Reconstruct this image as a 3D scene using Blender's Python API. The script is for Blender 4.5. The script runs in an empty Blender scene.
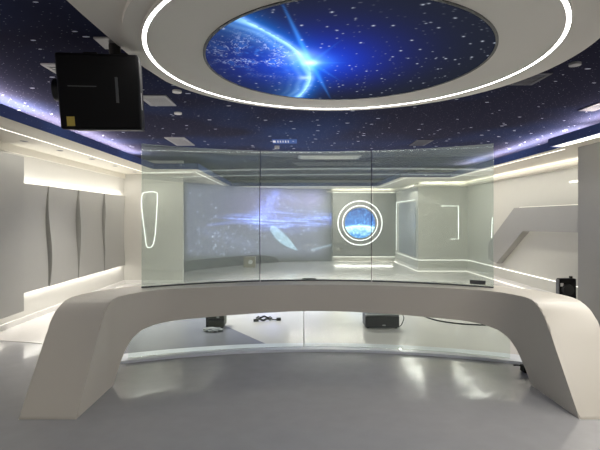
import bpy, bmesh, math, random
from math import sin, cos, pi, radians as R, sqrt, atan2, exp
from mathutils import Vector, noise
random.seed(7)
sc = bpy.context.scene
COL = sc.collection
CAMH = 1.6
F = 447.0

# ------------------------------------------------------------ materials
def mat(name, col, rough=.5, metal=0., emit=None, estr=1., spec=.5, bump=0., bscale=8., var=0., coat=0.):
    m = bpy.data.materials.new(name); m.use_nodes = True
    nt = m.node_tree; b = nt.nodes['Principled BSDF']
    b.inputs['Base Color'].default_value = (*col, 1)
    b.inputs['Roughness'].default_value = rough
    b.inputs['Metallic'].default_value = metal
    b.inputs['Specular IOR Level'].default_value = spec
    b.inputs['Coat Weight'].default_value = coat
    b.inputs['Coat Roughness'].default_value = .05
    if emit is not None:
        b.inputs['Emission Color'].default_value = (*emit, 1)
        b.inputs['Emission Strength'].default_value = estr
    if var or bump:
        tc = nt.nodes.new('ShaderNodeTexCoord'); n = nt.nodes.new('ShaderNodeTexNoise')
        n.inputs['Scale'].default_value = bscale; n.inputs['Detail'].default_value = 3
        nt.links.new(tc.outputs['Object'], n.inputs['Vector'])
        if bump:
            bp = nt.nodes.new('ShaderNodeBump'); bp.inputs['Strength'].default_value = bump
            bp.inputs['Distance'].default_value = .02
            nt.links.new(n.outputs['Fac'], bp.inputs['Height']); nt.links.new(bp.outputs[0], b.inputs['Normal'])
        if var:
            mx = nt.nodes.new('ShaderNodeMix'); mx.data_type = 'RGBA'
            mx.inputs[6].default_value = (*[c*(1-var) for c in col], 1)
            mx.inputs[7].default_value = (*[min(1, c*(1+var)) for c in col], 1)
            nt.links.new(n.outputs['Fac'], mx.inputs[0]); nt.links.new(mx.outputs[2], b.inputs['Base Color'])
    return m

def vcol_mat(name, e, d=.2, rough=.35):
    """printed / projected picture stored as a colour attribute"""
    m = bpy.data.materials.new(name); m.use_nodes = True
    nt = m.node_tree; b = nt.nodes['Principled BSDF']
    a = nt.nodes.new('ShaderNodeVertexColor'); a.layer_name = 'pic'
    mx = nt.nodes.new('ShaderNodeMix'); mx.data_type = 'RGBA'; mx.blend_type = 'MULTIPLY'
    mx.inputs[0].default_value = 1; mx.inputs[7].default_value = (d, d, d, 1)
    nt.links.new(a.outputs[0], mx.inputs[6]); nt.links.new(mx.outputs[2], b.inputs['Base Color'])
    nt.links.new(a.outputs[0], b.inputs['Emission Color']); b.inputs['Emission Strength'].default_value = e
    b.inputs['Roughness'].default_value = rough; b.inputs['Specular IOR Level'].default_value = .0
    return m

def star_mat(name, base, neb, scale=5.5, thr=.05, stretch=(.45, 1, 1), star=(.75, .8, .95), rough=.5, metal=0, dims='2D'):
    m = bpy.data.materials.new(name); m.use_nodes = True
    nt = m.node_tree; b = nt.nodes['Principled BSDF']; N = nt.nodes.new; L = nt.links.new
    tc = N('ShaderNodeTexCoord'); mp = N('ShaderNodeMapping'); mp.inputs['Scale'].default_value = stretch
    L(tc.outputs['Object'], mp.inputs['Vector'])
    v = N('ShaderNodeTexVoronoi'); v.voronoi_dimensions = dims; v.inputs['Scale'].default_value = scale; L(mp.outputs[0], v.inputs['Vector'])
    # star size differs cell by cell
    sep = N('ShaderNodeSeparateColor'); L(v.outputs['Color'], sep.inputs[0])
    pw = N('ShaderNodeMath'); pw.operation = 'POWER'; L(sep.outputs[0], pw.inputs[0]); pw.inputs[1].default_value = 2.2
    mu = N('ShaderNodeMath'); mu.operation = 'MULTIPLY'; L(pw.outputs[0], mu.inputs[0]); mu.inputs[1].default_value = thr*2
    lt = N('ShaderNodeMath'); lt.operation = 'LESS_THAN'; L(v.outputs['Distance'], lt.inputs[0]); L(mu.outputs[0], lt.inputs[1])
    v2 = N('ShaderNodeTexVoronoi'); v2.voronoi_dimensions = dims; v2.inputs['Scale'].default_value = scale*3; L(mp.outputs[0], v2.inputs['Vector'])
    lt2 = N('ShaderNodeMath'); lt2.operation = 'LESS_THAN'; L(v2.outputs['Distance'], lt2.inputs[0]); lt2.inputs[1].default_value = thr*1.1
    hf = N('ShaderNodeMath'); hf.operation = 'MULTIPLY'; L(lt2.outputs[0], hf.inputs[0]); hf.inputs[1].default_value = .3
    mxm = N('ShaderNodeMath'); mxm.operation = 'MAXIMUM'; L(lt.outputs[0], mxm.inputs[0]); L(hf.outputs[0], mxm.inputs[1])
    n = N('ShaderNodeTexNoise'); n.inputs['Scale'].default_value = .45; n.inputs['Detail'].default_value = 2; L(tc.outputs['Object'], n.inputs['Vector'])
    rp = N('ShaderNodeMapRange'); rp.inputs[1].default_value = .45; rp.inputs[2].default_value = .75; L(n.outputs['Fac'], rp.inputs[0])
    c1 = N('ShaderNodeMix'); c1.data_type = 'RGBA'; c1.inputs[6].default_value = (*base, 1); c1.inputs[7].default_value = (*neb, 1); L(rp.outputs[0], c1.inputs[0])
    c2 = N('ShaderNodeMix'); c2.data_type = 'RGBA'; L(c1.outputs[2], c2.inputs[6]); c2.inputs[7].default_value = (*star, 1); L(mxm.outputs[0], c2.inputs[0])
    L(c2.outputs[2], b.inputs['Base Color']); b.inputs['Roughness'].default_value = rough; b.inputs['Specular IOR Level'].default_value = .0
    return m

def glass_mat(name, haze=.1, refl=.06, tint=(.93, .97, .95)):
    m = bpy.data.materials.new(name); m.use_nodes = True
    nt = m.node_tree; nt.nodes.clear(); N = nt.nodes.new; L = nt.links.new
    out = N('ShaderNodeOutputMaterial'); tr = N('ShaderNodeBsdfTransparent'); tr.inputs[0].default_value = (*tint, 1)
    df = N('ShaderNodeBsdfDiffuse'); df.inputs[0].default_value = (.70, .82, .77, 1)
    tl = N('ShaderNodeBsdfTranslucent'); tl.inputs[0].default_value = (.70, .82, .77, 1)
    mh = N('ShaderNodeMixShader'); mh.inputs[0].default_value = .35; L(df.outputs[0], mh.inputs[1]); L(tl.outputs[0], mh.inputs[2])
    m1 = N('ShaderNodeMixShader'); m1.inputs[0].default_value = haze; L(tr.outputs[0], m1.inputs[1]); L(mh.outputs[0], m1.inputs[2])
    gl = N('ShaderNodeBsdfGlossy'); gl.inputs['Roughness'].default_value = .0; gl.inputs[0].default_value = (.95, 1, .98, 1)
    fr = N('ShaderNodeFresnel'); fr.inputs[0].default_value = 1.5
    mr = N('ShaderNodeMath'); mr.operation = 'ADD'; mr.inputs[1].default_value = max(0, refl-.04); L(fr.outputs[0], mr.inputs[0]); mr.use_clamp = True
    m2 = N('ShaderNodeMixShader'); L(mr.outputs[0], m2.inputs[0]); L(m1.outputs[0], m2.inputs[1]); L(gl.outputs[0], m2.inputs[2])
    L(m2.outputs[0], out.inputs[0])
    return m

WARM = (1, .955, .87)
M = dict(
    wall=mat('wall_paint', (.56, .55, .51), .55, var=.02),
    wallr=mat('wall_paint_right', (.575, .575, .52), .5, var=.02),
    panel=mat('panel_lacquer', (.31, .31, .29), .45, var=.02),
    soffit=mat('soffit_plaster', (.66, .635, .56), .6),
    plaster=mat('disc_plaster', (.78, .76, .71), .55),
    desk=mat('desk_solid_surface', (.585, .55, .485), .38, var=.015, bscale=3),
    floor=mat('grey_epoxy_floor', (.33, .33, .34), .13, bump=.10, bscale=6, var=.08, spec=.45),
    pale=mat('pale_epoxy_floor', (.60, .58, .56), .13, bump=.08, bscale=5, var=.03, spec=.35),
    blue_grey=mat('blue_grey_area', (.21, .215, .25), .2, bump=.03, bscale=4, var=.05, spec=.6),
    curb=mat('curb_blue_white', (.74, .78, .85), .2),
    base=mat('baseboard_white', (.72, .71, .68), .35),
    black=mat('black_plastic', (.004, .004, .005), .5, spec=.2),
    black2=mat('black_satin', (.008, .009, .011), .35),
    dkgrey=mat('dark_grey_plastic', (.07, .075, .08), .4),
    olive=mat('olive_case', (.022, .027, .008), .5, var=.5, bscale=40),
    white=mat('white_plastic', (.75, .75, .74), .4),
    paper=mat('crumpled_wrap', (.30, .32, .34), .6),
    yellow=mat('yellow_sticker', (.55, .42, .08), .5),
    alu=mat('grille_aluminium', (.32, .33, .36), .4, metal=.3),
    navy=mat('navy_grille', (.025, .03, .06), .5),
    brown=mat('tan_case', (.30, .27, .19), .5),
    cool_grey=mat('cool_grey_gloss', (.13, .135, .15), .2),
    led=mat('led_warm', (.9, .9, .85), .5, emit=(1, .96, .89), estr=1.2),
    ledring=mat('led_ring', (.9, .9, .9), .5, emit=(1, .98, .94), estr=10),
    ledthin=mat('led_sign', (.9, .9, .9), .5, emit=(.97, .99, .93), estr=1.3),
    cove=mat('led_cove_lavender', (.8, .8, .9), .5, emit=(.9, .82, .9), estr=5),
    down=mat('downlight_glass', (.6, .58, .5), .4, emit=(1, .93, .8), estr=1.2),
    lens=mat('lens_glass', (.02, .02, .03), .05, spec=1),
    metal=mat('steel', (.5, .5, .5), .3, metal=1),
    star=star_mat('star_print_ceiling', (.031, .032, .056), (.033, .052, .135), scale=5.6, thr=.04, rough=.6),
    starb=star_mat('star_print_fascia', (.055, .075, .20), (.08, .15, .42), scale=9, thr=.09, stretch=(1, .6, 1), dims='3D'),
    glass=glass_mat('film_glass', .17, .08),
    glow=glass_mat('clear_glass', .006, .045),
    disc=vcol_mat('space_lightbox', .70, .03, .45),
    whale=vcol_mat('projected_wall', 1.2, .8, .5),
    port=vcol_mat('porthole_screen', 1.9, .1, .2),
)

# ------------------------------------------------------------ mesh helpers
def box(bm, x0, x1, y0, y1, z0, z1, bev=0):
    vs = [bm.verts.new((x, y, z)) for x in (x0, x1) for y in (y0, y1) for z in (z0, z1)]
    fs = [bm.faces.new([vs[i] for i in f]) for f in
          ((0, 1, 3, 2), (4, 6, 7, 5), (0, 4, 5, 1), (2, 3, 7, 6), (0, 2, 6, 4), (1, 5, 7, 3))]
    if bev:
        es = list({e for f in fs for e in f.edges})
        bmesh.ops.bevel(bm, geom=es, offset=bev, segments=3, affect='EDGES', profile=.6)
    return bm
def nb(): return bmesh.new()
def prism(bm, pts, a, b, axis='z'):
    """extrude a 2-D polygon along an axis between a and b"""
    def P(p, t):
        return (p[0], p[1], t) if axis == 'z' else ((t, p[0], p[1]) if axis == 'x' else (p[0], t, p[1]))
    lo = [bm.verts.new(P(p, a)) for p in pts]; hi = [bm.verts.new(P(p, b)) for p in pts]
    n = len(pts)
    bm.faces.new(lo[::-1]); bm.faces.new(hi)
    for i in range(n): bm.faces.new((lo[i], lo[(i+1) % n], hi[(i+1) % n], hi[i]))
    return bm
def tube(bm, pts, r, seg=8, closed=False):
    pts = [Vector(p) for p in pts]; rings = []; n = len(pts)
    for i, p in enumerate(pts):
        if closed: t = pts[(i+1) % n] - pts[i-1]
        else: t = pts[min(i+1, n-1)] - pts[max(i-1, 0)]
        t.normalize(); up = Vector((0, 0, 1)) if abs(t.z) < .9 else Vector((0, 1, 0))
        a = t.cross(up).normalized(); b = t.cross(a)
        rings.append([bm.verts.new(p + (a*cos(2*pi*k/seg) + b*sin(2*pi*k/seg))*r) for k in range(seg)])
    m = n if closed else n-1
    for i in range(m):
        A, Bq = rings[i], rings[(i+1) % n]
        for k in range(seg): bm.faces.new((A[k], A[(k+1) % seg], Bq[(k+1) % seg], Bq[k]))
    if not closed: bm.faces.new(rings[0][::-1]); bm.faces.new(rings[-1])
    return bm
def cyl(bm, p0, p1, r, seg=32, r2=None):
    p0, p1 = Vector(p0), Vector(p1); t = (p1-p0).normalized()
    up = Vector((0, 0, 1)) if abs(t.z) < .9 else Vector((0, 1, 0)); a = t.cross(up).normalized(); b = t.cross(a)
    r2 = r if r2 is None else r2
    A = [bm.verts.new(p0+(a*cos(2*pi*k/seg)+b*sin(2*pi*k/seg))*r) for k in range(seg)]
    Bq = [bm.verts.new(p1+(a*cos(2*pi*k/seg)+b*sin(2*pi*k/seg))*r2) for k in range(seg)]
    bm.faces.new(A[::-1]); bm.faces.new(Bq)
    for k in range(seg): bm.faces.new((A[k], A[(k+1) % seg], Bq[(k+1) % seg], Bq[k]))
    return bm
def annulus(bm, c, r0, r1, z0, z1, seg=128):
    """flat ring with thickness, lying in plan"""
    L = []
    for k in range(seg):
        a = 2*pi*k/seg; ca, sa = cos(a), sin(a)
        L.append([bm.verts.new((c[0]+ca*r, c[1]+sa*r, z)) for r, z in ((r0, z0), (r1, z0), (r1, z1), (r0, z1))])
    for k in range(seg):
        A, Bq = L[k], L[(k+1) % seg]
        for j in range(4): bm.faces.new((A[j], Bq[j], Bq[(j+1) % 4], A[(j+1) % 4]))
    return bm
def vring(bm, c, r0, r1, y0, y1, seg=96):
    """ring standing upright, facing along y"""
    L = []
    for k in range(seg):
        a = 2*pi*k/seg; ca, sa = cos(a), sin(a)
        L.append([bm.verts.new((c[0]+ca*r, y, c[2]+sa*r)) for r, y in ((r0, y0), (r1, y0), (r1, y1), (r0, y1))])
    for k in range(seg):
        A, Bq = L[k], L[(k+1) % seg]
        for j in range(4): bm.faces.new((A[j], Bq[j], Bq[(j+1) % 4], A[(j+1) % 4]))
    return bm
def obj(name, bm, m, parent=None, smooth=False, label=None, angle=35):
    bmesh.ops.recalc_face_normals(bm, faces=bm.faces)
    me = bpy.data.meshes.new(name); bm.to_mesh(me); bm.free()
    me.materials.append(M[m] if isinstance(m, str) else m)
    if smooth:
        for p in me.polygons: p.use_smooth = True
        try: me.set_sharp_from_angle(angle=R(angle))
        except Exception: pass
    o = bpy.data.objects.new(name, me); COL.objects.link(o)
    if parent is not None:
        o.parent = parent; o.matrix_parent_inverse = parent_inv(parent)
    if label: o['label'] = label
    return o
def parent_inv(p):
    from mathutils import Matrix
    q = p; mats = Matrix.Identity(4)
    while q is not None:
        mats = Matrix.LocRotScale(q.location, q.rotation_euler, q.scale) @ (q.matrix_parent_inverse.copy() if False else Matrix.Identity(4)) @ mats if False else Matrix.LocRotScale(q.location, q.rotation_euler, q.scale) @ mats
        q = None
    return mats.inverted()
def thing(name, label, cat, loc=(0, 0, 0), group=None):
    o = bpy.data.objects.new(name, None); COL.objects.link(o); o.location = loc
    o['label'] = label; o['category'] = cat; o.empty_display_size = .1
    if group: o['group'] = group
    return o
def sub(name, bm, m, par, **k):
    """part of a part (its parent is a mesh at world origin)"""
    return obj(name, bm, m, par, **k)
def tag(o, label, cat, group=None):
    o['label'] = label; o['category'] = cat
    if group: o['group'] = group
    return o
def struct(name, bm, m, **k):
    o = obj(name, bm, m, **k); o['kind'] = 'structure'; return o
def W(x, z=None):  # height relative to eye -> world height
    return x + CAMH
def cp(px, py, h=3.0):
    """point of the horizontal plane at height h seen at (px, py)"""
    off = 218-py; Y = F*(h-CAMH)/off
    return ((px-294)/F*Y, Y)

# ------------------------------------------------------------ floor
YB, YF = 16.5, -1.7
XL, XR = -4.15, 5.2
struct('floor', box(nb(), XL-.2, XR+.2, YF-.2, YB+.2, -.1, 0), 'floor')
# pale floor behind the curb
CX = .27
def curb_y(x, yc=5.34, rr=5.5):
    u = x-CX; u = max(-2.9, min(2.9, u)); return yc - (rr - sqrt(rr*rr-u*u))
pts = [(x, curb_y(x)+.03) for x in [CX-2.9+5.8*i/40 for i in range(41)]]
poly = [(XL, 5.9), (XL+.9, 5.7)] + pts[6:-6] + [(XR-.9, 5.4), (XR, 5.9), (XR, YB), (XL, YB)]
struct('trim_1', prism(nb(), poly, .0, .004), 'pale')
struct('trim_2', prism(nb(), [(-.30, 5.58), (-1.46, 7.25), (-1.9, 7.9), (-2.5, 7.9), (-2.75, 5.4), (-2.4, 4.95), (-1.9, 5.02), (-1.2, 5.38)], .004, .007), 'blue_grey')  # blue-grey area laid over the pale floor

# curved curb that carries the lower glass
bm = nb(); n = 60; L = []
for i in range(n+1):
    u = -2.35+4.7*i/n; rr = 5.5; y = 5.34-(rr-sqrt(rr*rr-u*u)); nx, ny = u/rr, sqrt(rr*rr-u*u)/rr
    w = .28
    L.append([bm.verts.new((CX+u, y, .0)), bm.verts.new((CX+u, y, .03)), bm.verts.new((CX+u+nx*w, y+ny*w, .03)), bm.verts.new((CX+u+nx*w, y+ny*w, .0))])
for i in range(n):
    for j in range(4): bm.faces.new((L[i][j], L[i+1][j], L[i+1][(j+1) % 4], L[i][(j+1) % 4]))
bm.faces.new(L[0]); bm.faces.new(L[-1][::-1])
tag(obj('curved_curb', bm, 'curb', smooth=True), 'low curved white curb on the floor under the arched desk', 'curb')

# ------------------------------------------------------------ desk
ctrl = [(2.0, 3.55), (2.0, 3.75), (2.0, 4.0), (2.0, 4.2), (1.975, 4.38), (1.91, 4.55), (1.80, 4.70), (1.62, 4.83), (1.36, 4.93), (1.0, 5.03), (.66, 5.10), (.33, 5.15)]
half = [(u, y) for u, y in ctrl]
path = [(CX-u, y) for u, y in half] + [(CX, 5.17)] + [(CX+u, y) for u, y in half[::-1]]
def catmull(P, m=8):
    out = []
    for i in range(len(P)-1):
        p0 = Vector(P[max(i-1, 0)]); p1 = Vector(P[i]); p2 = Vector(P[i+1]); p3 = Vector(P[min(i+2, len(P)-1)])
        for k in range(m):
            t = k/m
            out.append(.5*((2*p1)+(p2-p0)*t+(2*p0-5*p1+4*p2-p3)*t*t+(3*p1-p0-3*p2+p3)*t**3))
    out.append(Vector(P[-1])); return out
def interp(tab, x):
    if x <= tab[0][0]: return tab[0][1]
    for (a, va), (b, vb) in zip(tab, tab[1:]):
        if x <= b: return va+(vb-va)*(x-a)/(b-a)
    return tab[-1][1]
DH = .83
top_in = [(3.55, 0), (3.88, .47), (3.98, .62), (4.05, .70), (4.12, .76), (4.19, .80), (4.27, .823), (4.36, .83), (9, .83)]
bot_in = [(4.26, 0), (4.33, .10), (4.40, .20), (4.46, .29), (4.54, .375), (4.64, .435), (4.75, .468), (4.85, .485), (5.0, .50), (5.17, .524), (9, .524)]
P = catmull(path)
# refine heights with smooth sampling
bm = nb(); L = []; WD = .46
for i, p in enumerate(P):
    t = (P[min(i+1, len(P)-1)]-P[max(i-1, 0)]).normalized()
    nrm = Vector((-t.y, t.x))
    if nrm.dot(p-Vector((CX, 3.0))) < 0: nrm = -nrm
    q = p+nrm*WD
    zt = interp(top_in, p.y); zb = interp(bot_in, p.y)
    if i in (0, len(P)-1): zt = .002; zb = 0
    L.append([bm.verts.new((p.x, p.y, zb)), bm.verts.new((p.x, p.y, zt)), bm.verts.new((q.x, q.y, zt)), bm.verts.new((q.x, q.y, zb))])
for i in range(len(L)-1):
    for j in range(4): bm.faces.new((L[i][j], L[i+1][j], L[i+1][(j+1) % 4], L[i][(j+1) % 4]))
bm.faces.new(L[0]); bm.faces.new(L[-1][::-1])
es = [e for i in range(len(L)-1) for e in (bm.edges.get((L[i][1], L[i+1][1])), bm.edges.get((L[i][2], L[i+1][2])))]
bmesh.ops.bevel(bm, geom=[e for e in es if e], offset=.008, segments=2, affect='EDGES')
desk = obj('arched_desk', bm, 'desk', smooth=True, angle=50)
tag(desk, 'wide pale grey arched desk with raked legs, curving round under the glass screen', 'desk')

# ------------------------------------------------------------ glass screens
GR, GC = 3.55, (.25, 1.93)
def glass_curve(a0, a1, r, c, th, z0, z1, nseg=24):
    bm = nb(); L = []
    for i in range(nseg+1):
        a = a0+(a1-a0)*i/nseg
        s, k = sin(a), cos(a)
        L.append([bm.verts.new((c[0]+s*rr, c[1]+k*rr, z)) for rr, z in ((r, z0), (r+th, z0), (r+th, z1), (r, z1))])
    for i in range(nseg):
        for j in range(4): bm.faces.new((L[i][j], L[i+1][j], L[i+1][(j+1) % 4], L[i][(j+1) % 4]))
    bm.faces.new(L[0]); bm.faces.new(L[-1][::-1])
    return bm
def ang(x, c=GC, r=GR): return math.asin((x-c[0])/r)
cuts = [ang(-1.68), ang(-.41), ang(.94), ang(2.195)]
names = ['left upright curved glass panel standing on the arched desk',
         'middle upright curved glass panel on the desk, whale seen through it',
         'right upright curved glass panel on the desk, small dark label at its lower corner']
g = .0022
for k in range(3):
    t = thing('glass_panel', names[k], 'glass panel', (GC[0]+GR*sin((cuts[k]+cuts[k+1])/2), GC[1]+GR*cos((cuts[k]+cuts[k+1])/2), DH), 'glass panels on the desk')
    obj('pane', glass_curve(cuts[k]+g, cuts[k+1]-g, GR, GC, .012, DH+.006, 2.415), 'glass', t, smooth=True)
    obj('floor_channel', glass_curve(cuts[k]+g, cuts[k+1]-g, GR-.008, GC, .028, DH+.0005, DH+.014), 'dkgrey', t, smooth=True, label='thin dark channel under the glass')
    if k < 2:
        obj('edge_seal', glass_curve(cuts[k+1]-g, cuts[k+1]+g*.2, GR, GC, .012, DH+.014, 2.415, 2), 'dkgrey', t, label='dark seal between two glass panels')
    if k == 2:
        a0, a1 = ang(1.98), ang(2.12)
        obj('label_plate', glass_curve(a0, a1, GR-.003, GC, .0025, DH+.03, DH+.075, 4), 'dkgrey', t, label='small dark grey plate')
LR = 5.4
def lang(x): return math.asin((x-CX)/LR)
for k, (x0, x1, lab) in enumerate(((-1.86, .12, 'low curved glass sheet under the desk, left half'), (.12, 2.42, 'low curved glass sheet under the desk, right half'))):
    o = obj('low_glass_panel', glass_curve(lang(x0)+.0008, lang(x1)-.0008, LR, (CX, 5.44-LR), .010, .031, .478), 'glow', smooth=True)
    tag(o, lab, 'glass panel', 'low glass sheets under the desk')
tag(obj('joint_strip', glass_curve(lang(.12)-.0007, lang(.12)+.0007, LR, (CX, 5.44-LR), .012, .031, .478, 2), 'white'),
    'thin white upright joint strip between the two low glass sheets', 'joint strip')

# ------------------------------------------------------------ room shell
CZ = 3.0
struct('ceiling', box(nb(), XL-.2, XR+.2, YF-.2, YB+.2, CZ, CZ+.1), 'star')
struct('wall_left', box(nb(), XL-.2, XL, YF, 10.9, 0, CZ), 'wall')
struct('wall_left_return', box(nb(), XL-.2, -2.71, 10.9, 11.0, 0, CZ), 'wall')
struct('wall_back', box(nb(), XL-.2, XR+.2, YB, YB+.2, 0, CZ), 'wall')
struct('wall_right', box(nb(), XR, XR+.2, YF, 13.4, 0, CZ), 'wallr')
struct('wall_right_return', box(nb(), 3.72, XR+.2, 13.4, 13.5, 0, CZ), 'wallr')
struct('wall_right_rear', box(nb(), 3.72, 3.82, 13.5, YB, 0, CZ), 'wallr')
struct('wall_front', box(nb(), XL-.2, XR+.2, YF-.2, YF, 0, CZ), 'wall')
# near wall blocks
struct('wall_right_block', box(nb(), 4.30, XR, 2.4, 6.77, 0, 2.67), 'panel')

# soffit slab: plan polygon between the walls and the inner edge
SZ0, SZ1 = W(1.07), W(1.10)
inL = [(-3.06, YF), (-3.06, 9.75), (-2.1, 9.75), (-2.1, 15.0), (2.79, 15.0), (2.79, 11.67), (4.10, 11.67), (4.02, 6.72), (3.84, 6.72), (3.84, YF)]
outL = [(XR, YF), (XR, 13.4), (3.72, 13.4), (3.72, YB), (XL, YB), (XL, YF)]
struct('trim_3', prism(nb(), inL+outL, SZ0, SZ1), 'soffit')
# fascia with star print, standing on the soffit edge
bm = nb()
for (a, b) in zip(inL, inL[1:]):
    a, b = Vector(a), Vector(b); t = (b-a).normalized(); nn = Vector((-t.y, t.x))*.012
    prism(bm, [tuple(a-nn-t*.012), tuple(b-nn+t*.012), tuple(b+nn+t*.012), tuple(a+nn-t*.012)], SZ0-.004, W(1.19))
struct('trim_4', bm, 'starb')
def strip_line(pts, z, w=.02, h=.012):
    bm = nb()
    for a, b in zip(pts, pts[1:]):
        a, b = Vector(a), Vector(b); t = (b-a).normalized(); nn = Vector((-t.y, t.x))*w/2
        prism(bm, [tuple(a-nn-t*w/2), tuple(b-nn+t*w/2), tuple(b+nn+t*w/2), tuple(a+nn-t*w/2)], z-h, z)
    return bm
def led(pts, z, label, w=.014, m='led', h=.004):
    o = obj('led_strip', strip_line(pts, z, w, h), m); return tag(o, label, 'led strip', None)
led([(-3.5, YF+.2), (-3.5, 10.5), (-2.35, 10.5)], SZ0, 'thin white light line under the left soffit', .010)
led([(4.2, 6.95), (4.2, 11.95), (2.98, 11.95), (2.98, 15.3), (-2.3, 15.3), (-2.3, 10.5)], SZ0, 'thin white light line under the right and rear soffit', .022)
led([(4.02, YF+.2), (4.02, 6.85)], SZ0, 'thin white light line above the grey wall block at far right', .010)
# cove lights on top of the soffit, behind the fascia
led([(-3.3, YF+.2), (-3.3, 9.95), (-2.32, 9.95)], SZ1+.03, 'lavender cove light glowing above the left fascia', .05, 'cove', .03)
led([(4.28, 6.9), (4.30, 11.85), (3.05, 11.85), (3.05, 15.2), (0.2, 15.2)], SZ1+.03, 'lavender cove light glowing above the right fascia', .05, 'cove', .03)
led([(4.06, YF+.2), (4.06, 6.6)], SZ1+.03, 'lavender cove light at far right, nearest the camera', .05, 'cove', .03)
# right cornice: stepped, with a light line in the step
bm = nb()
cor = [(XR, 6.77), (XR, 13.4), (3.72, 13.4), (3.72, YB-.02)]
struct('trim_5', prism(nb(), [(XR-.17, 6.77), (XR, 6.77), (XR, 13.4), (3.72, 13.4), (3.72, YB), (1.2, YB), (1.2, YB-.17), (3.55, YB-.17), (3.55, 13.23), (XR-.17, 13.23)], W(.94), W(.985)), 'soffit')
led([(XR-.04, 6.8), (XR-.04, 13.36), (3.68, 13.36), (3.68, YB-.04), (1.3, YB-.04)], W(.985)+.008, 'hidden light line on the stepped right cornice', .03, 'led', .006)
# left cornice
struct('trim_6', box(nb(), XL, XL+.04, YF, 10.9, W(.96), W(1.07)), 'soffit')
# baseboards
bm = nb(); box(bm, XL, XL+.03, YF, 10.9, .004, .085); box(bm, XL, -2.71, 10.87, 10.9, .004, .085)
struct('baseboard_left', bm, 'base')
bm = nb(); box(bm, XR-.03, XR, 6.77, 13.4, .004, .10); box(bm, 3.69, XR, 13.37, 13.4, .004, .10); box(bm, 3.69, 3.72, 13.4, YB, .004, .1)
struct('baseboard_right', bm, 'base')
# light line low on the right walls
bm = nb(); box(bm, XR-.012, XR, 2.4, 13.39, .333, .345); box(bm, 3.72, XR-.01, 13.388, 13.4, .333, .345); box(bm, 3.708, 3.72, 13.39, 16.3, .333, .345)
tag(obj('led_strip', bm, 'led'), 'long white light line low on the right walls above the floor', 'led strip')
bm = nb(); box(bm, XR-.045, XR-.03, 6.9, 13.35, .006, .02); box(bm, 3.7, XR-.03, 13.355, 13.37, .006, .02); box(bm, 3.675, 3.69, 13.37, YB-.1, .006, .02)  # glow added in place of the brightly lit baseboard top
tag(obj('led_strip', bm, mat('lit_base_glow', (.9, .88, .8), .5, emit=(1, .95, .85), estr=.7)), 'glowing line along the right baseboard, standing in for its lit top', 'led strip')

# near left wall block and wavy panels
NX = -3.9
t = thing('wall_panel', 'large flat grey wall panel at the left edge, nearest the camera', 'wall panel', (-4.0, 4, .255))
obj('panel_face', box(nb(), XL+.03, NX, 1.2, 6.46, .255, W(.885), .006), 'panel', t)
tag(obj('led_strip', box(nb(), XL+.002, XL+.02, 1.3, 6.40, .30, .33), 'led'), 'hidden light line behind the nearest flat wall panel, lower edge', 'led strip')

pe = [6.25, 7.27, 8.27, 9.40, 10.58]
labs = ['nearest wavy grey wall panel beside the flat panel on the left wall', 'second wavy grey wall panel on the left wall counted from the flat panel',
        'third wavy grey wall panel on the left wall, between second and last', 'farthest wavy grey wall panel on the left wall, by the corner']
for k in range(4):
    y0, y1 = pe[k]+.012, pe[k+1]-.012
    bm = nb(); ny, nz = 24, 40; z0, z1 = .49, 2.115
    gf = []
    def bul(v, w):
        # far edge swells in the upper middle, near edge dips: panels overlap like scales
        s = sin(pi*w)
        return .11 + (0, .035, .055, .04)[k]*exp(-((w-(.5, .35, .62, .76)[k])/(.3, .42, .32, .2)[k])**2)*((1-v)**1.5) - .03*v*s
    for i in range(ny+1):
        v = i/ny; row = []
        for j in range(nz+1):
            w = j/nz; yy = y0+(y1-y0)*v + .035*sin(2*pi*w)*(1 if 0 < k else 0)*(1-v) + .035*sin(2*pi*w)*(v if k < 3 else 0)
            row.append(bm.verts.new((XL+.05+bul(v, w), yy, z0+(z1-z0)*w)))
        gf.append(row)
    for i in range(ny):
        for j in range(nz): bm.faces.new((gf[i][j], gf[i+1][j], gf[i+1][j+1], gf[i][j+1]))
    # back and rim
    bk = {}
    for i in range(ny+1):
        for j in range(nz+1):
            if i in (0, ny) or j in (0, nz):
                c = gf[i][j].co; bk[(i, j)] = bm.verts.new((XL+.10, c.y, c.z))
    loop = [(i, 0) for i in range(ny)] + [(ny, j) for j in range(nz)] + [(i, nz) for i in range(ny, 0, -1)] + [(0, j) for j in range(nz, 0, -1)]
    for a, b in zip(loop, loop[1:]+loop[:1]):
        bm.faces.new((gf[a[0]][a[1]], gf[b[0]][b[1]], bk[b], bk[a]))
    bm.faces.new([bk[a] for a in loop])
    o = obj('wall_panel', bm, 'panel', smooth=True, angle=40)
    tag(o, labs[k], 'wall panel', 'wavy panels on the left wall')
for z, zz, lab in ((2.055, 2.075, 'hidden light line above the wavy wall panels'), (.53, .55, 'hidden light line below the wavy wall panels')):
    tag(obj('led_strip', box(nb(), XL+.001, XL+.05, 6.5, 10.75, z, zz), 'led'), lab, 'led strip')

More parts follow.
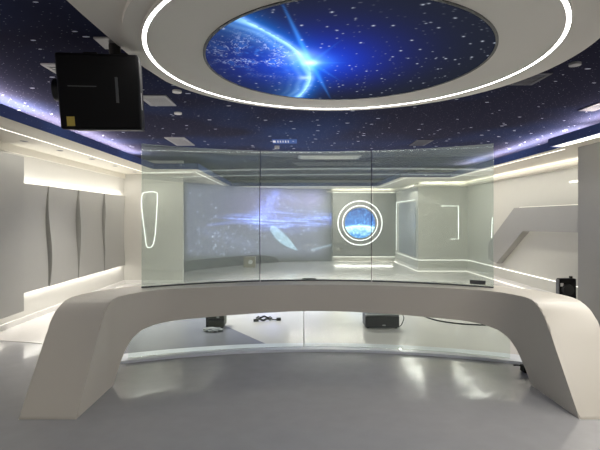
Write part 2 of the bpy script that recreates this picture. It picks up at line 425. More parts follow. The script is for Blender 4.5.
# downlights in the soffit
for i, (px, py) in enumerate(((24, 141), (60, 150.5), (92, 159), (115, 166), (135, 172))):
    x, y = cp(px, py, SZ0)
    t = thing('downlight', ['', 'first', 'second', 'third', 'fourth'][i]+' small round recessed downlight in the left soffit after the leftmost one' if i else 'small round recessed downlight in the left soffit, leftmost of the row', 'downlight', (x, y, SZ0), 'downlights in the left soffit')
    bm = nb(); annulus(bm, (x, y), .035, .05, SZ0-.006, SZ0, 24); obj('trim_ring', bm, 'alu', t)
    bm = nb(); cyl(bm, (x, y, SZ0-.003), (x, y, SZ0-.0005), .035, 24); obj('lens', bm, 'dkgrey', t)
x, y = cp(537, 157.5, SZ0)
t = thing('downlight', 'small round recessed downlight in the right soffit', 'downlight', (x, y, SZ0))
bm = nb(); annulus(bm, (x, y), .035, .05, SZ0-.006, SZ0, 24); obj('trim_ring', bm, 'alu', t)
bm = nb(); cyl(bm, (x, y, SZ0-.003), (x, y, SZ0-.0005), .035, 24); obj('lens', bm, 'dkgrey', t)

# ------------------------------------------------------------ suspended ceiling disc
DC = (.427, 3.725)
t = thing('ceiling_disc', 'huge round white tiered ceiling disc with light ring and blue planet picture', 'ceiling disc', (DC[0], DC[1], CZ))
ut = [(.48+1.885*cos(R(a)), 3.80+1.885*sin(R(a))) for a in range(-60, 160, 3)] + [(-1.36, 4.05), (-1.39, 3.6), (-1.42, 3.0), (-1.44, 2.2), (-1.45, .9), (-.6, .75), (.6, .85), (1.1, 1.5)]
obj('upper_tier', prism(nb(), ut, W(1.365), CZ-.001), 'plaster', t, smooth=True)
bm = nb(); cyl(bm, (*DC, W(1.325)), (*DC, W(1.365)), 1.735, 128); obj('middle_tier', bm, 'plaster', t, smooth=True)
bm = nb(); annulus(bm, DC, 1.163, 1.576, W(1.297), W(1.325)); annulus(bm, DC, 1.576, 1.6021, W(1.303), W(1.325)); annulus(bm, DC, 1.6021, 1.612, W(1.297), W(1.325)); obj('lower_tier', bm, 'plaster', t, smooth=True)
bm = nb(); annulus(bm, DC, 1.576, 1.602, W(1.299), W(1.3025)); obj('light_ring', bm, 'ledring', t, label='glowing white light ring')
bm = nb(); annulus(bm, DC, 1.143, 1.163, W(1.290), W(1.325)); obj('rim', bm, 'dkgrey', t, label='thin dark rim around the planet picture')
# picture
def sstep(a, b, x):
    x = max(0, min(1, (x-a)/(b-a))); return x*x*(3-2*x)
def lerp(a, b, t): return tuple(p+(q-p)*t for p, q in zip(a, b))
def add(a, b, s=1): return tuple(p+q*s for p, q in zip(a, b))
def iso(px, py, H=1.3):
    off = 218-py; Y = F*H/off; return Vector(((px-294)/F*Y, Y))
flare = iso(311, 62)
# planet: a limb arc through three points of the picture
A3 = [iso(228, 14), iso(285, 43), iso(303, 92)]
limb = catmull([tuple(iso(*p)) for p in ((205, 2), (232, 13), (262, 28), (290, 44), (305, 58), (311, 72), (309, 84), (300, 96))], 12)
limb_c = iso(255, 75)
rays = [(iso(281, 0), 1.0), (iso(330, 97), .7), (iso(345, 62), .35), (iso(340, 40), .25), (iso(340, 80), .3)]
stars = []
rs = random.Random(3)
for _ in range(480):
    a = rs.random()*2*pi; r = 1.14*sqrt(rs.random()); stars.append((DC[0]+r*cos(a), DC[1]+r*sin(a), rs.random()**3))
def disc_color(x, y):
    p = Vector((x, y))
    base = (.017, .020, .030)
    d = (p-flare)
    # foreshortened plane: distances in plan
    dl, seg = 9, None
    for a, b in zip(limb, limb[1:]):
        ab = b-a; tt = max(0, min(1, (p-a).dot(ab)/ab.length_squared)); q = a+ab*tt; dd = (p-q).length
        if dd < dl: dl = dd; seg = ab.cross(p-a) if hasattr(ab, 'cross') else 0; sg = ab.x*(p-a).y-ab.y*(p-a).x
    n1 = noise.noise(Vector((x*3, y*3, 1))); n2 = noise.noise(Vector((x*9, y*9, 4))); n3 = noise.noise(Vector((x*26, y*26, 8)))
    r = d.length
    c = base
    # wide deep blue halo
    c = add(c, (.0, .015, .42), exp(-(r/.62)**2)*.9)
    c = add(c, (.0, .04, .55), exp(-(r/.36)**2)*.8)
    inside = inside_planet(p)
    if inside:
        c = add(c, (.0, .02, .10), exp(-dl/.45))
        c = add(c, (.02, .20, .72), exp(-dl/.11))
        near = exp(-((p-iso(268, 56)).length/.33)**2)
        tex = sstep(.0, .5, n2*.7+n3*.6+n1*.3)
        c = add(c, (.05, .20, .60), tex*near*.55)
        web = max(0, 1-abs(n3+n2*.6)*10)*sstep(-.05, .3, n1+n2*.5+.1)
        c = add(c, (.55, .65, .9), web*near*1.7*(1-exp(-dl/.08)))
        str_ = .5+.5*sin(dl*70+n1*4)
        c = add(c, (.35, .65, .85), exp(-dl/.075)*(.35+.65*str_)*.9)
    else:
        c = add(c, (.0, .22, .9), exp(-dl/.07)*.9)
    c = add(c, (.5, .75, .95), exp(-(dl/.03)**2)*.5*(.6+.8*abs(n2)))
    c = add(c, (.10, .42, 1.0), exp(-(r/.15)**2)*.8)
    # broad pale band near the flare
    dd = p-iso(300, 55); c = add(c, (.45, .62, .75), exp(-(dd.length/.12)**2)*.55)
    c = add(c, (.9, .95, 1), exp(-(r/.06)**2)*.8)
    s = p-iso(305, 77); c = add(c, (.5, .6, .75), exp(-(s.length/.05)**2)*.8)
    for e, k in rays:
        ab = e-flare; tt = (p-flare).dot(ab)/ab.length_squared
        if 0 < tt < 1.15:
            dd = (p-(flare+ab*tt)).length
            c = add(c, (.05, .3, .95), k*exp(-(dd/(.006+.022*(1-tt)))**2)*(1.15-tt))
    # back towards the picture's left rim
    return c
pl = [tuple(v) for v in limb]
def inside_planet(p):
    # polygon: limb plus far lower-left corner
    poly = pl + [tuple(iso(250, 110)), tuple(iso(150, 80)), tuple(iso(150, 20))]
    c = False; j = len(poly)-1
    for i in range(len(poly)):
        xi, yi = poly[i]; xj, yj = poly[j]
        if (yi > p.y) != (yj > p.y) and p.x < (xj-xi)*(p.y-yi)/(yj-yi)+xi: c = not c
        j = i
    return c
def picmesh(name, pts3, faces, cols, m, parent=None):
    me = bpy.data.meshes.new(name); me.from_pydata(pts3, [], faces)
    at = me.color_attributes.new('pic', 'FLOAT_COLOR', 'POINT')
    flat = []
    for c in cols: flat += [max(0, c[0]), max(0, c[1]), max(0, c[2]), 1]
    at.data.foreach_set('color', flat)
    me.materials.append(M[m]); me.update()
    for p in me.polygons: p.use_smooth = True
    o = bpy.data.objects.new(name, me); COL.objects.link(o)
    if parent is not None: o.parent = parent; o.matrix_parent_inverse = parent_inv(parent)
    return o
RAD = 1.145; NR, NA = 190, 560; V = []; FA = []; CC = []
sg_grid = {}
for (sx, sy, sm) in stars: sg_grid.setdefault((int(sx*10), int(sy*10)), []).append((sx, sy, sm))
for i in range(NR+1):
    r = RAD*i/NR
    for k in range(NA):
        a = 2*pi*k/NA; x = DC[0]+r*cos(a); y = DC[1]+r*sin(a)
        V.append((x, y, W(1.299)))
        c = disc_color(x, y)
        for gx in (-1, 0, 1):
            for gy in (-1, 0, 1):
                for (sx, sy, sm) in sg_grid.get((int(x*10)+gx, int(y*10)+gy), ()):
                    dd = sqrt((x-sx)**2+(y-sy)**2); c = add(c, (.55, .6, .7), (.12+1.0*sm)*exp(-(dd/(.004+.0045*sm))**2))
        CC.append(tuple(min(1.1, q) for q in c))
for i in range(NR):
    for k in range(NA):
        a, b = i*NA+k, i*NA+(k+1) % NA
        FA.append((a, a+NA, b+NA, b))
o = picmesh('picture', V, FA, CC, 'disc', t)
md = o.modifiers.new('thick', 'SOLIDIFY'); md.thickness = .006; md.offset = -1
o['label'] = 'blue glowing planet with a star flare on a dark starry sky'

# ------------------------------------------------------------ curved whale wall + picture
wc = catmull([(-4.14, 11.6), (-3.85, 12.4), (-3.3, 13.3), (-2.7, 14.15), (-2.0, 14.98), (-1.2, 15.75), (-.5, 16.2), (.2, 16.42), (.8, 16.46), (1.38, 16.46)], 24)
cum = [0]
for a, b in zip(wc, wc[1:]): cum.append(cum[-1]+(b-a).length)
V = []; FA = []; CC = []; NZ = 110; z0, z1 = .0, W(1.07)
wr = random.Random(11)
def seg_d(p, a, b):
    ax, ay = a; bx, by = b; dx, dy = bx-ax, by-ay
    t_ = max(0, min(1, ((p[0]-ax)*dx+(p[1]-ay)*dy)/(dx*dx+dy*dy+1e-9)))
    return sqrt((p[0]-ax-dx*t_)**2+(p[1]-ay-dy*t_)**2), t_
wst = [(wr.uniform(185, 330), wr.uniform(192, 252), wr.random()) for _ in range(170)] + [(wr.uniform(195, 250), wr.uniform(225, 255), wr.random()) for _ in range(60)]
wgrid = {}
for s in wst: wgrid.setdefault((int(s[0]/4), int(s[1]/4)), []).append(s)
def whale(u, v):
    """projected picture; u, v are pixels of the picture the projector throws on the wall"""
    n1 = noise.noise(Vector((u*.03, v*.05, 2))); n2 = 1.3*noise.noise(Vector((u*.045, v*.62-u*.03, 5))); n3 = noise.noise(Vector((u*.3, v*.3, 9)))
    edge = sstep(182, 190, u)*(1-sstep(312, 334, u))*(1-sstep(250, 262, v))*sstep(178, 192, v)
    c = (.10, .11, .145)
    c = lerp((0, 0, 0), (.095, .10, .15), edge)
    c = add(c, (.05, .03, .10), edge*exp(-(((u-262)/34)**2+((v-205)/16)**2)))
    # body: long, from the left fading tail to the head at the right
    spine = 217 - .035*(u-262) + 5*sin((u-235)/52)
    hw = interp([(205, .6), (225, 2.0), (245, 4.2), (262, 7), (285, 8.4), (310, 7), (330, 4.6), (342, 2.5)], u)
    if 203 < u < 344:
        q = (v-spine)/hw
        body = exp(-abs(q/1.2)**2.4)*(.8+.5*n3)
        fade = sstep(205, 262, u)*(1-sstep(330, 345, u)*.5)
        streak = .55+.9*n2
        blue = lerp((.03, .04, .40), (.17, .27, .85), max(0, min(1, streak)))
        c = add(c, blue, body*fade*(.55+.9*max(0, min(1, streak))))
        if v > spine: c = add(c, (.28, .36, .55), body*fade*max(0, n2)*.9)
    # raised fluke and haze above the body
    d, t_ = seg_d((u, v), (275, 194), (262, 216)); c = add(c, (.12, .17, .62), exp(-(d/(4+4*t_))**2)*.7)
    d, t_ = seg_d((u, v), (277, 193), (296, 200)); c = add(c, (.10, .12, .45), exp(-(d/3.2)**2)*.35)
    c = add(c, (.09, .06, .24), edge*exp(-(((u-308)/26)**2+((v-199)/9)**2))*(.7+n1+.6*n3)); c = add(c, (.08, .10, .40), exp(-(((u-270)/11)**2+((v-204)/11)**2))*(.7+n3))
    # tail streaks on the left
    d, t_ = seg_d((u, v), (208, 225), (262, 219)); c = add(c, (.10, .14, .42), exp(-(d/(1.0+1.6*t_))**2)*.6)
    # long pectoral fin, pale
    f1 = catmull([(273, 229), (281, 237), (289, 244), (297, 250)], 3); best = 9e9; bt = 0
    for i, (a, b) in enumerate(zip(f1, f1[1:])):
        d, t_ = seg_d((u, v), tuple(a), tuple(b))
        if d < best: best = d; bt = (i+t_)/(len(f1)-1)
    fw = 4.6*sin(pi*min(1, bt*.8+.22))+.5
    c = add(c, (.30, .48, .58), (1-sstep(fw*.75, fw*1.05, best))*(.8+.3*n3))
    d, t_ = seg_d((u, v), (312, 250), (338, 243)); c = add(c, (.3, .4, .5), exp(-(d/1.1)**2)*.6)
    d, t_ = seg_d((u, v), (206, 231), (250, 245)); c = add(c, (.12, .14, .25), exp(-(d/5)**2)*.3*(1+n3))
    for gx in (-1, 0, 1):
        for gy in (-1, 0, 1):
            for s in wgrid.get((int(u/4)+gx, int(v/4)+gy), ()):
                d2 = (u-s[0])**2+(v-s[1])**2; c = add(c, (.3, .33, .42), edge*(.3+1.2*s[2]**2)*exp(-d2/.45))
    return c
# the projection is laid out along the wall's length; heights are straight metres on the wall
def wall_uv(p, z):
    return 294+F*p.x/p.y, 218-F*(z-CAMH)/p.y
zl = [z0+(z1-z0)*j/NZ for j in range(NZ+1)]
wcf = []
for a, b in zip(wc, wc[1:]):
    for q in (0, .5): wcf.append(a+(b-a)*q)
wcf.append(wc[-1])
for p in wcf:
    for z in zl:
        V.append((p.x, p.y, z)); u, v = wall_uv(p, z)
        CC.append(add((.42, .43, .42), whale(u, v)) if False else whale(u, v))
n = len(wcf)
for i in range(n-1):
    for j in range(NZ):
        a = i*(NZ+1)+j; FA.append((a, a+1, a+NZ+2, a+NZ+1))
o = picmesh('wall_whale', V, FA, CC, 'whale'); o['kind'] = 'structure'; o.name = 'wall_back_curved'
# the wall paint under the projection is plain: base colour constant, projection only in the emission
nt = M['whale'].node_tree; b = nt.nodes['Principled BSDF']
for l in list(nt.links):
    if l.to_socket == b.inputs['Base Color']: nt.links.remove(l)
b.inputs['Base Color'].default_value = (.27, .28, .30, 1)
md = o.modifiers.new('thick', 'SOLIDIFY'); md.thickness = .03; md.offset = 1

# dark curved band at the foot of that wall
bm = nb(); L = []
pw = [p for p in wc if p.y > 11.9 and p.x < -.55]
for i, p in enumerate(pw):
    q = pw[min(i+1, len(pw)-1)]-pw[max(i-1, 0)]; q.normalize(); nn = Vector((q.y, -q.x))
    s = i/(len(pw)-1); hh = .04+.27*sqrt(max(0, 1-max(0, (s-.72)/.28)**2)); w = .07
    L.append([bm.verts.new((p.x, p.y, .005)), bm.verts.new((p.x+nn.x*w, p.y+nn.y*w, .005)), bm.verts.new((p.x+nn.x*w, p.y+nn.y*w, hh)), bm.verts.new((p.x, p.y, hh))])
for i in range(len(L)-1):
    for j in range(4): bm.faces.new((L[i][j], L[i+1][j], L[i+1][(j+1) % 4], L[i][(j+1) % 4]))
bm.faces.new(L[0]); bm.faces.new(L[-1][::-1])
struct('wall_back_band', bm, 'cool_grey', smooth=True)

# tan box in front of the dark band
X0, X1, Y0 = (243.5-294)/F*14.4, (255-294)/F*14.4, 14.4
t = thing('small_cabinet', 'small tan box with a round emblem in front of the dark curved band', 'cabinet', ((X0+X1)/2, Y0, .004))
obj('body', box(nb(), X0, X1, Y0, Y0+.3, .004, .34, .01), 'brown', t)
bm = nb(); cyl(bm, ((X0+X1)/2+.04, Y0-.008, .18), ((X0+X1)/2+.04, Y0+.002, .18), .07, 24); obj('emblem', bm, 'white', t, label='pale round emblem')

# ------------------------------------------------------------ porthole panel
PY = 16.30
t = thing('porthole_panel', 'square grey wall panel with round blue porthole screen ringed by two light circles', 'wall panel', (2.55, PY, .2))
obj('panel_face', box(nb(), 1.40, 3.70, PY, YB-.005, .20, W(.915), .01), 'panel', t)
pc = ((360-294)/F*PY, PY, CAMH-(223-218)/F*PY)
bm = nb(); vring(bm, pc, .785, .82, PY-.012, PY+.01); obj('outer_light_ring', bm, 'ledthin', t)
bm = nb(); vring(bm, pc, .615, .65, PY-.012, PY+.01); obj('inner_light_ring', bm, 'ledthin', t)
bm = nb(); vring(bm, pc, .555, .615, PY-.02, PY+.01); obj('bezel', bm, 'panel', t)
V = []; FA = []; CC = []; NR, NA = 40, 120
for i in range(NR+1):
    for k in range(NA):
        a = 2*pi*k/NA; r = .556*i/NR; x, z = r*cos(a), r*sin(a); V.append((pc[0]+x, PY-.008, pc[2]+z))
        n1 = noise.noise(Vector((x*6, z*6, 3))); n2 = noise.noise(Vector((x*15, z*15, 6)))
        s = z+.10+.25*(x**2)*1.0
        if s > 0: c = lerp((.03, .13, .42), (.01, .03, .16), min(1, s*1.6)); c = add(c, (.12, .35, .65), max(0, n2)*1.6*(.5+abs(n1))); c = add(c, (.3, .5, .7), sstep(.28, .5, noise.noise(Vector((x*30, z*30, 2))))*.8)
        else: c = lerp((.45, .75, .85), (.03, .20, .5), sstep(0, .4, -s+.25*n1)); c = add(c, (.4, .5, .55), max(0, n2+n1*.5)*1.1)
        c = add(c, (.35, .6, .7), exp(-(s/.045)**2)*.8)
        CC.append(c)
for i in range(NR):
    for k in range(NA): a, b = i*NA+k, i*NA+(k+1) % NA; FA.append((a, b, b+NA, a+NA))
picmesh('screen', V, FA, CC, 'port', t)['label'] = 'blue planet horizon screen'
tag(obj('led_strip', box(nb(), 1.42, 3.68, PY+.03, PY+.06, W(.915)+.003, W(.915)+.02), 'led'), 'light line on top of the porthole panel', 'led strip')
tag(obj('led_strip', box(nb(), 1.42, 3.68, PY+.03, PY+.06, .17, .19), 'led'), 'light line under the porthole panel', 'led strip')

# ------------------------------------------------------------ light-line signs
def outline_sign(name, pts3, label, m='ledthin', r=.009, closed=True):
    bm = nb(); tube(bm, pts3, r, 6, closed); return tag(obj(name, bm, m), label, 'light sign')
sp = catmull([(143, 193), (149, 191.8), (156, 192.5), (157.3, 197), (156.5, 215), (155, 235), (153, 244.5), (149.5, 247.6), (146.3, 245), (144.6, 232), (143, 220), (141.6, 206), (141.8, 197), (143, 193)], 6)[:-1]
YY = 10.889
outline_sign('outline_light', [((u-294)/F*YY, YY, CAMH-(v-218)/F*YY) for u, v in sp], 'white tapering outline light sign on the wall at the left corner')
YY = 13.389
br = [(441, 206), (458.5, 206), (458.5, 239), (451, 239)]
outline_sign('outline_light', [((u-294)/F*YY, YY, CAMH-(v-218)/F*YY) for u, v in br], 'white bracket shaped light line on the wall right of the porthole', closed=False)
outline_sign('outline_light', [(3.709, 13.75, 2.16), (3.709, 16.2, 2.16), (3.709, 16.2, .45)], 'thin white corner light line on the side wall right of the porthole', closed=False)
outline_sign('outline_light', [(5.19, 11.7, 1.62), (5.19, 11.75, 1.1), (5.19, 11.5, .95), (5.19, 11.3, .93)], 'short white hooked light line at the end of the zigzag relief', closed=False)
tag(obj('glass_wall_panel', box(nb(), 3.69, 3.718, 13.6, 15.7, .42, 2.1, .004), mat('bluish_panel', (.40, .43, .47), .15)), 'bluish glossy panel on the side wall right of the porthole', 'wall panel')

# ------------------------------------------------------------ zigzag relief on the right wall
zz = [(6.77, W(.23)), (10.24, W(.23)), (11.60, W(-.65)), (11.60, W(-1.05)), (11.15, W(-1.13)), (9.85, W(-.29)), (6.77, W(-.24))]
t = thing('wall_relief', 'raised grey zigzag band on the right wall', 'wall relief', (XR, 9, 1.6))
bm = prism(nb(), zz, XR-.16, XR-.005, 'x'); obj('band', bm, 'panel', t)
bm = nb(); tube(bm, [(XR-.02, 6.8, W(.245)), (XR-.02, 10.25, W(.245)), (XR-.02, 11.6, W(-.62))], .007, 6); obj('edge_light', bm, mat('led_soft', (.9, .9, .8), .5, emit=WARM, estr=.25), t, label='hidden warm light line along the upper edge')
tag(obj('wall_light', box(nb(), XR-.03, XR, 8.0, 8.4, W(.66), W(.69), .004), 'led'), 'short bright light bar high on the right wall by the grey block', 'wall light')

# ------------------------------------------------------------ projector
t = thing('projector', 'large black projector hung from the ceiling at upper left', 'projector', (-1.53, 3.55, CZ))
from mathutils import Matrix, Euler
def place(bm, loc, rot):
    bmesh.ops.transform(bm, matrix=Matrix.Translation(loc) @ Euler(rot).to_matrix().to_4x4(), verts=bm.verts); return bm
PL, PRt = (-1.50, 3.50, 2.575), (R(9), R(-2.5), R(13))
body = obj('housing', place(box(nb(), -.295, .295, -.12, .12, -.28, .28, .025), PL, PRt), 'black', t, smooth=True)
bm = nb(); cyl(bm, (-.335, -.0, .02), (-.29, -.0, .02), .085, 32); cyl(bm, (-.345, 0, .02), (-.335, 0, .02), .075, 32)
ln = obj('lens_barrel', place(bm, PL, PRt), 'black2', t, smooth=True)
bm = nb(); cyl(bm, (-.349, 0, .02), (-.344, 0, .02), .055, 32); sub('lens', place(bm, PL, PRt), 'lens', ln)
obj('sticker', place(box(nb(), -.245, -.19, -.1235, -.1195, -.255, -.185), PL, PRt), 'yellow', t, label='small yellow sticker')
obj('handle_slot', place(box(nb(), .115, .135, -.124, -.119, -.08, .11, .001), PL, PRt), 'dkgrey', t)
obj('seam_strip', place(box(nb(), -.22, -.02, -.1235, -.1195, .035, .042), PL, PRt), 'dkgrey', t)
obj('side_label', place(box(nb(), .2935, .2975, -.09, -.06, -.13, .0), PL, PRt), 'white', t, label='white label strip')
bm = place(box(nb(), -.2, .29, -.115, .115, -.286, -.279), PL, PRt); obj('base_plate', bm, 'dkgrey', t)
for dx in (-.11, .11): 
    bm = place(box(nb(), .05+dx-.05, .05+dx+.05, -.05, .09, .275, .30, .004), PL, PRt); obj('bracket', bm, 'black', t)
bm = nb(); cyl(bm, (-1.43, 3.60, 2.79), (-1.43, 3.56, CZ-.015), .045, 20); obj('pole', bm, 'black', t, smooth=True)
obj('ceiling_plate', box(nb(), -1.55, -1.31, 3.45, 3.67, CZ-.015, CZ-.001, .003), 'alu', t, label='pale square mounting plate')

# ------------------------------------------------------------ ceiling grilles
def vent(quad_px, label, slats=7, m='alu'):
    P4 = [cp(*q) for q in quad_px]
    xs = [p[0] for p in P4]; ys = [p[1] for p in P4]
    x0, x1, y0, y1 = min(xs), max(xs), min(ys), max(ys)
    t = thing('ceiling_vent', label, 'ceiling vent', ((x0+x1)/2, (y0+y1)/2, CZ), 'square vents in the starry ceiling')
    bm = nb(); fw = .035; z0, z1 = CZ-.014, CZ-.001
    box(bm, x0, x1, y0, y0+fw, z0, z1); box(bm, x0, x1, y1-fw, y1, z0, z1); box(bm, x0, x0+fw, y0+fw, y1-fw, z0, z1); box(bm, x1-fw, x1, y0+fw, y1-fw, z0, z1)
    obj('frame', bm, m, t)
    obj('backing', box(nb(), x0+fw, x1-fw, y0+fw, y1-fw, CZ-.004, CZ-.001), 'star' if m == 'navy' else 'cool_grey', t)
    bm = nb()
    for i in range(slats):
        y = y0+fw+(y1-y0-2*fw)*(i+.5)/slats; d = (y1-y0-2*fw)/slats*.3
        box(bm, x0+fw, x1-fw, y-d, y+d, CZ-.011, CZ-.006)
    obj('slats', bm, m, t)
vent([(42, 64), (62, 63), (75, 78)], 'pale square ceiling vent partly hidden left of the projector')
vent([(138, 95), (166, 95), (172, 105)], 'pale square ceiling vent just right of the projector')
vent([(164, 137), (184, 137), (194, 145)], 'small pale ceiling vent above the left glass panel')
vent([(508, 84), (553, 72)], 'dark square ceiling vent right of the big disc', m='navy')
vent([(409, 145), (434, 139.5)], 'dark square ceiling vent above the right glass panel', m='navy')
vent([(578, 110), (622, 100)], 'dark square ceiling vent at the right edge of the picture', m='navy')
x, y = cp(277, 146)
t = thing('ceiling_sensor', 'small white sensor box on the starry ceiling above the glass', 'sensor', (x, y, CZ))
obj('housing', box(nb(), x-.045, x+.045, y-.05, y+.05, CZ-.05, CZ-.001, .008), 'white', t)
bm = nb(); cyl(bm, (x, y, CZ-.058), (x, y, CZ-.049), .02, 16); obj('lens', bm, 'dkgrey', t)
x0, y0 = cp(273, 143); x1, y1 = cp(297, 139)
bm = nb(); box(bm, x0, x1, y1, y0, CZ-.01, CZ-.001)
t = thing('slotted_strip', 'small bluish slotted strip on the starry ceiling beside the white sensor', 'strip', ((x0+x1)/2, (y0+y1)/2, CZ))
obj('bar', bm, 'starb', t)
bm = nb(); xx = x0+.01
for w in (.05, .02, .015, .015, .02, .015): box(bm, xx, xx+w, y1+.1, y0-.12, CZ-.013, CZ-.009); xx += w+.03
obj('slots', bm, 'white', t)
for i, (px, py) in enumerate(((177, 90.5), (178, 112.5), (575, 63), (525, 63))):
    x, y = cp(px, py)
    bm = nb(); cyl(bm, (x, y, CZ-.022), (x, y, CZ-.001), .05, 24)
    tag(obj('smoke_detector', bm, 'white' if i < 2 else 'alu', smooth=True), ['small pale square fitting by the disc rim right of the projector', 'lower small pale fitting below the first one, right of the projector', 'small round fitting on the ceiling at the right edge', 'small round fitting right of the disc on the dark ceiling'][i], 'ceiling fitting')

# ------------------------------------------------------------ things on the floor and desk
def fp(px, py): # floor point
    Y = F*CAMH/(py-218); return (px-294)/F*Y, Y
# olive-black case
x0, y = fp(205.5, 330); x1, _ = fp(223.5, 330)
t = thing('equipment_case', 'small dark olive and black equipment box standing behind the low glass', 'box', ((x0+x1)/2, y, .005))
by = y+.05
obj('body', box(nb(), x0, x1, by, by+.25, .03, .255, .012), 'olive', t)
obj('band', box(nb(), x0-.002, x1+.002, by-.004, by+.05, .125, .15), 'black', t)
obj('side_panel', box(nb(), x0-.004, x0+.04, by-.005, by+.24, .028, .257, .003), 'black2', t)
obj('clasp', box(nb(), (x0+x1)/2+.02, (x0+x1)/2+.06, by-.010, by, .16, .19, .003), 'metal', t)
for fx in (x0+.04, x1-.04):
    for fy in (by+.04, by+.21):
        bm = nb(); cyl(bm, (fx, fy, .004), (fx, fy, .032), .022, 12, .016); obj('foot', bm, 'black', t)
bm = nb(); rr = random.Random(5); cx, cy = x0+.13, by-.16
bmesh.ops.create_icosphere(bm, subdivisions=3, radius=1)
for v in bm.verts:
    k = 1+.45*noise.noise(v.co*2.6)+.2*noise.noise(v.co*7)
    v.co = Vector((cx+v.co.x*.13*k, cy+v.co.y*.07*k, max(.0045, .028+v.co.z*.034*k)))
tag(obj('crumpled_wrap', bm, 'paper'), 'crumpled pale plastic wrap lying in front of the olive box', 'wrap')

# black case right
x0, y = fp(365.5, 329); x1, _ = fp(399.5, 329)
t = thing('black_box', 'wide low black electronics box on the floor under the desk arch', 'box', ((x0+x1)/2, y, .005))
obj('body', box(nb(), x0, x1, y, y+.30, .018, .185, .015), 'black2', t, smooth=True)
obj('top_cover', box(nb(), x0+.004, x1-.004, y+.004, y+.296, .186, .198, .004), 'dkgrey', t)
bm = nb(); tube(bm, [(x0+.07, y+.15, .195), (x0+.10, y+.15, .225), (x1-.14, y+.15, .225), (x1-.11, y+.15, .195)], .010, 8); obj('handle', bm, 'black', t, smooth=True)
obj('badge', box(nb(), (x0+x1)/2+.0, (x0+x1)/2+.045, y-.004, y+.002, .045, .062), 'metal', t, label='small silver badge')
for fx in (x0+.04, x1-.04):
    for fy in (y+.04, y+.26):
        bm = nb(); cyl(bm, (fx, fy, .004), (fx, fy, .02), .018, 12); obj('foot', bm, 'black', t)
pts = catmull([(x1-.01, y+.12, .18), (x1+.05, y+.10, .20), (x1+.075, y+.05, .15), (x1+.04, y+.02, .07), (x1+.01, y+.03, .03), (x1-.01, y+.05, .02)], 6)
bm = nb(); tube(bm, pts, .006, 6); obj('cable', bm, 'black', t, smooth=True)

# little tangled cable
x, y = fp(267, 320)
t = thing('cable_coil', 'short tangle of black cable with a plug, behind the low glass', 'cable', (x, y, .005))
pts = []
for i in range(60):
    a = i/60*4*pi; pts.append((x-.05+.13*cos(a)*(1-.3*i/60), y+.12*sin(a)+.02*sin(3*a), .012+.03*i/60+.012*sin(5*a)))
bm = nb(); tube(bm, pts, .008, 6); obj('coil', bm, 'black', t, smooth=True)
bm = nb(); tube(bm, catmull([(x+.03, y, .03), (x+.10, y-.05, .02), (x+.17, y-.04, .016)], 5), .008, 6); obj('lead', bm, 'black', t, smooth=True)
obj('plug', box(nb(), x+.15, x+.22, y-.07, y-.02, .005, .045, .006), 'black', t)
obj('loop_tag', box(nb(), x-.2, x-.12, y-.14, y-.12, .006, .045, .004), 'black2', t)

# long thin cable on the right
pts = [(*fp(px, py), .012) for px, py in ((419, 314.5), (428, 318.5), (440, 321.8), (455, 324), (470, 325.3), (484, 325.8), (497, 325.8))]
bm = nb(); tube(bm, catmull(pts, 6), .011, 8); tag(obj('floor_cable', bm, 'black', smooth=True), 'long thin black cable lying on the pale floor at right', 'cable')

# black plug beside right leg
x, y = fp(526, 373)
t = thing('power_adapter', 'small black power plug beside the right desk leg', 'plug', (x, y, .005))
obj('body', box(nb(), x-.03, x+.05, y-.03, y+.07, .006, .075, .01), 'black', t)
bm = nb(); tube(bm, catmull([(x-.02, y+.03, .065), (x-.07, y+.03, .072), (x-.11, y+.04, .068)], 5), .008, 8); obj('lead', bm, 'black', t, smooth=True)

# flat black remote on the desk behind the glass
x0 = (302.5-294)/F*5.56; x1 = (316-294)/F*5.56
t = thing('remote_control', 'flat black remote control lying on the desk behind the middle glass', 'remote', ((x0+x1)/2, 5.58, DH))
obj('body', box(nb(), x0, x1, 5.545, 5.595, DH+.001, DH+.022, .004), 'black2', t)
bm = nb()
for i in range(6): box(bm, x0+.02+.02*i, x0+.03+.02*i, 5.56, 5.58, DH+.021, DH+.024)
obj('buttons', bm, 'dkgrey', t)

# black device by the right wall
xa, yy = 4.83, 8.10
t = thing('stage_lamp', 'black boxy stage lamp standing by the right wall behind the desk', 'lamp', (xa, yy, .005))
obj('housing', box(nb(), xa-.01, xa+.29, yy, yy+.12, .10, .50, .02), 'black', t, smooth=True)
obj('side_plate', box(nb(), xa-.022, xa-.009, yy+.01, yy+.11, .12, .48, .004), 'dkgrey', t)
bm = nb(); cyl(bm, (xa+.12, yy-.05, .30), (xa+.12, yy+.01, .30), .10, 24, .11); obj('lens_ring', bm, 'black2', t, smooth=True)
obj('display', box(nb(), xa+.0, xa+.05, yy-.006, yy+.002, .36, .42), 'white', t, label='small pale display')
obj('top_handle', box(nb(), xa+.2, xa+.24, yy+.03, yy+.08, .495, .54, .005), 'black', t)
for fx in (xa+.02, xa+.22):
    obj('foot', box(nb(), fx-.02, fx+.02, yy+.01, yy+.11, .005, .105, .004), 'black', t)
obj('tail_tag', box(nb(), xa+.17, xa+.25, yy-.03, yy-.01, .02, .1, .004), 'white', t, label='white plastic tag')

# front wall (behind camera) light lines, mirrored in the curved glass
struct('trim_7', box(nb(), XL, XR, YF, YF+.25, W(1.19), CZ), 'soffit')
tag(obj('led_strip', box(nb(), XL+.1, XR-.1, YF+.25, YF+.26, W(1.345), W(1.375)), 'ledthin'), 'upper light line on the wall behind the camera', 'led strip')
tag(obj('led_strip', box(nb(), XL+.1, XR-.1, YF+.25, YF+.26, W(1.19), W(1.215)), 'ledthin'), 'lower light line on the wall behind the camera', 'led strip')

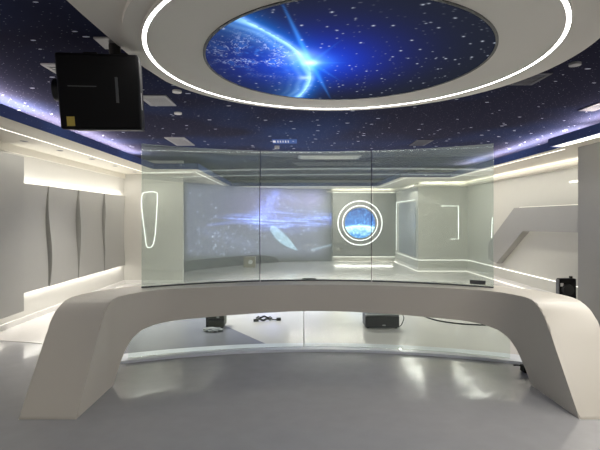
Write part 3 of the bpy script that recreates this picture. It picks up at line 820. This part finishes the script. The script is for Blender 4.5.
# ------------------------------------------------------------ lamps
def area(name, loc, rot, sx, sy, e, col=WARM, spread=180):
    l = bpy.data.lights.new(name, 'AREA'); l.shape = 'RECTANGLE'; l.size = sx; l.size_y = sy; l.energy = e; l.color = col; l.spread = R(spread)
    o = bpy.data.objects.new(name, l); COL.objects.link(o); o.location = loc; o.rotation_euler = rot; return o
# long light lines of the soffits (aim down)
area('soffit_light_left', (-3.6, 5, SZ0-.02), (0, 0, 0), .03, 11, 26)
area('soffit_light_right', (4.5, 9.8, SZ0-.02), (0, 0, 0), .03, 5.6, 22)
area('soffit_light_rear', (1.3, 15.6, SZ0-.02), (0, 0, 0), 3.0, .03, 38)
area('soffit_light_corner', (3.4, 13.0, SZ0-.02), (0, 0, 0), .03, 2.6, 14)
area('soffit_light_return', (-3.1, 10.2, SZ0-.02), (0, 0, 0), .8, .03, 6)
area('soffit_light_near', (4.02, 4.4, SZ0-.02), (0, R(56), 0), .03, 4.6, 52, (1, .96, .88))
area('cornice_light_right', (XR-.10, 10, W(1.0)), (R(180), 0, 0), .04, 6.4, 5, (1, .95, .85))
area('cornice_light_rear', (2.5, YB-.10, W(1.0)), (R(180), 0, 0), 2.2, .04, 4, (1, .95, .85))
area('cornice_light_return', (4.45, 13.3, W(1.0)), (R(180), 0, 0), 1.3, .04, 3, (1, .95, .85))
area('panel_light_low', (XL+.07, 8.6, .50), (0, R(8), 0), .03, 4.2, 7, (1, .97, .9))
area('panel_light_high', (XL+.07, 8.6, 2.1), (R(180), R(-8), 0), .03, 4.2, 6.5, (1, .97, .9))
area('flat_panel_light', (XL+.02, 5.0, .27), (0, R(8), 0), .02, 2.8, 4, (1, .97, .9))
area('porthole_under_light', (2.55, PY+.04, .165), (R(-20), 0, 0), 2.1, .03, 4, (1, .93, .82))
# louvred luminaire added to brighten the floor of the rear hall
t = thing('fill_light', 'added louvred fill light on the ceiling behind the middle glass panel', 'fill light', (.8, 10.2, CZ))
obj('frame', box(nb(), .1, 1.5, 9.9, 10.5, CZ-.02, CZ-.001, .004), 'alu', t)
bm = nb()
for i in range(9): box(bm, .15, 1.45, 9.94+.06*i, 9.96+.06*i, CZ-.03, CZ-.021)
obj('louvre', bm, 'white', t)
area('rear_fill', (.8, 10.2, CZ-.035), (0, 0, 0), 1.4, .6, 210, (1, .95, .88), 130)
area('left_fill', (-2.2, 7.2, CZ-.02), (0, 0, 0), .6, .6, 45, (1, .95, .88), 110)  # added fill for the pale floor at left, without a fixture
for (x, y, w_, l_, e_, lab) in ((3.2, 1.7, .8, .8, 36, 'added fill light in the ceiling between the disc and the right fascia'), (.2, -.6, 1.2, .6, 14, 'added fill light in the ceiling directly above the camera')):  # unseen fill lamps for the front area, given added fixture frames
    t = thing('fill_light', lab, 'fill light', (x, y, CZ))
    obj('frame', box(nb(), x-w_/2-.04, x+w_/2+.04, y-l_/2-.04, y+l_/2+.04, CZ-.015, CZ-.001, .004), 'white', t)
    area('front_fill', (x, y, CZ-.02), (0, 0, 0), w_, l_, e_, (1, .95, .88), 148)
# cove up-lights
CV = (1, .87, .80)
area('cove_light_left', (-3.42, 4.2, 2.79), (R(180), 0, 0), .04, 11, 220, CV)
area('cove_light_right', (4.42, 9.2, 2.79), (R(180), 0, 0), .04, 5, 88, CV)
area('cove_light_near', (4.22, 3.5, 2.79), (R(180), 0, 0), .04, 6, 90, CV)

# ------------------------------------------------------------ world, camera, view
w = bpy.data.worlds.new('World'); sc.world = w; w.use_nodes = True
w.node_tree.nodes['Background'].inputs[0].default_value = (.5, .52, .55, 1); w.node_tree.nodes['Background'].inputs[1].default_value = .05
cam = bpy.data.cameras.new('camera'); co = bpy.data.objects.new('camera', cam); COL.objects.link(co)
co.location = (0, 0, CAMH); co.rotation_euler = (R(90), 0, 0)
cam.sensor_width = 36; cam.lens = F/600*36; cam.shift_x = 6/600; cam.shift_y = -7/600; cam.clip_start = .05
sc.camera = co
sc.view_settings.view_transform = 'Standard'; sc.view_settings.look = 'None'; sc.view_settings.gamma = 1
sc.view_settings.use_curve_mapping = False; sc.view_settings.exposure = .58
sc.cycles.use_denoising = True
sc.cycles.max_bounces = 8; sc.cycles.diffuse_bounces = 4; sc.cycles.transparent_max_bounces = 16
sc.cycles.sample_clamp_indirect = 4
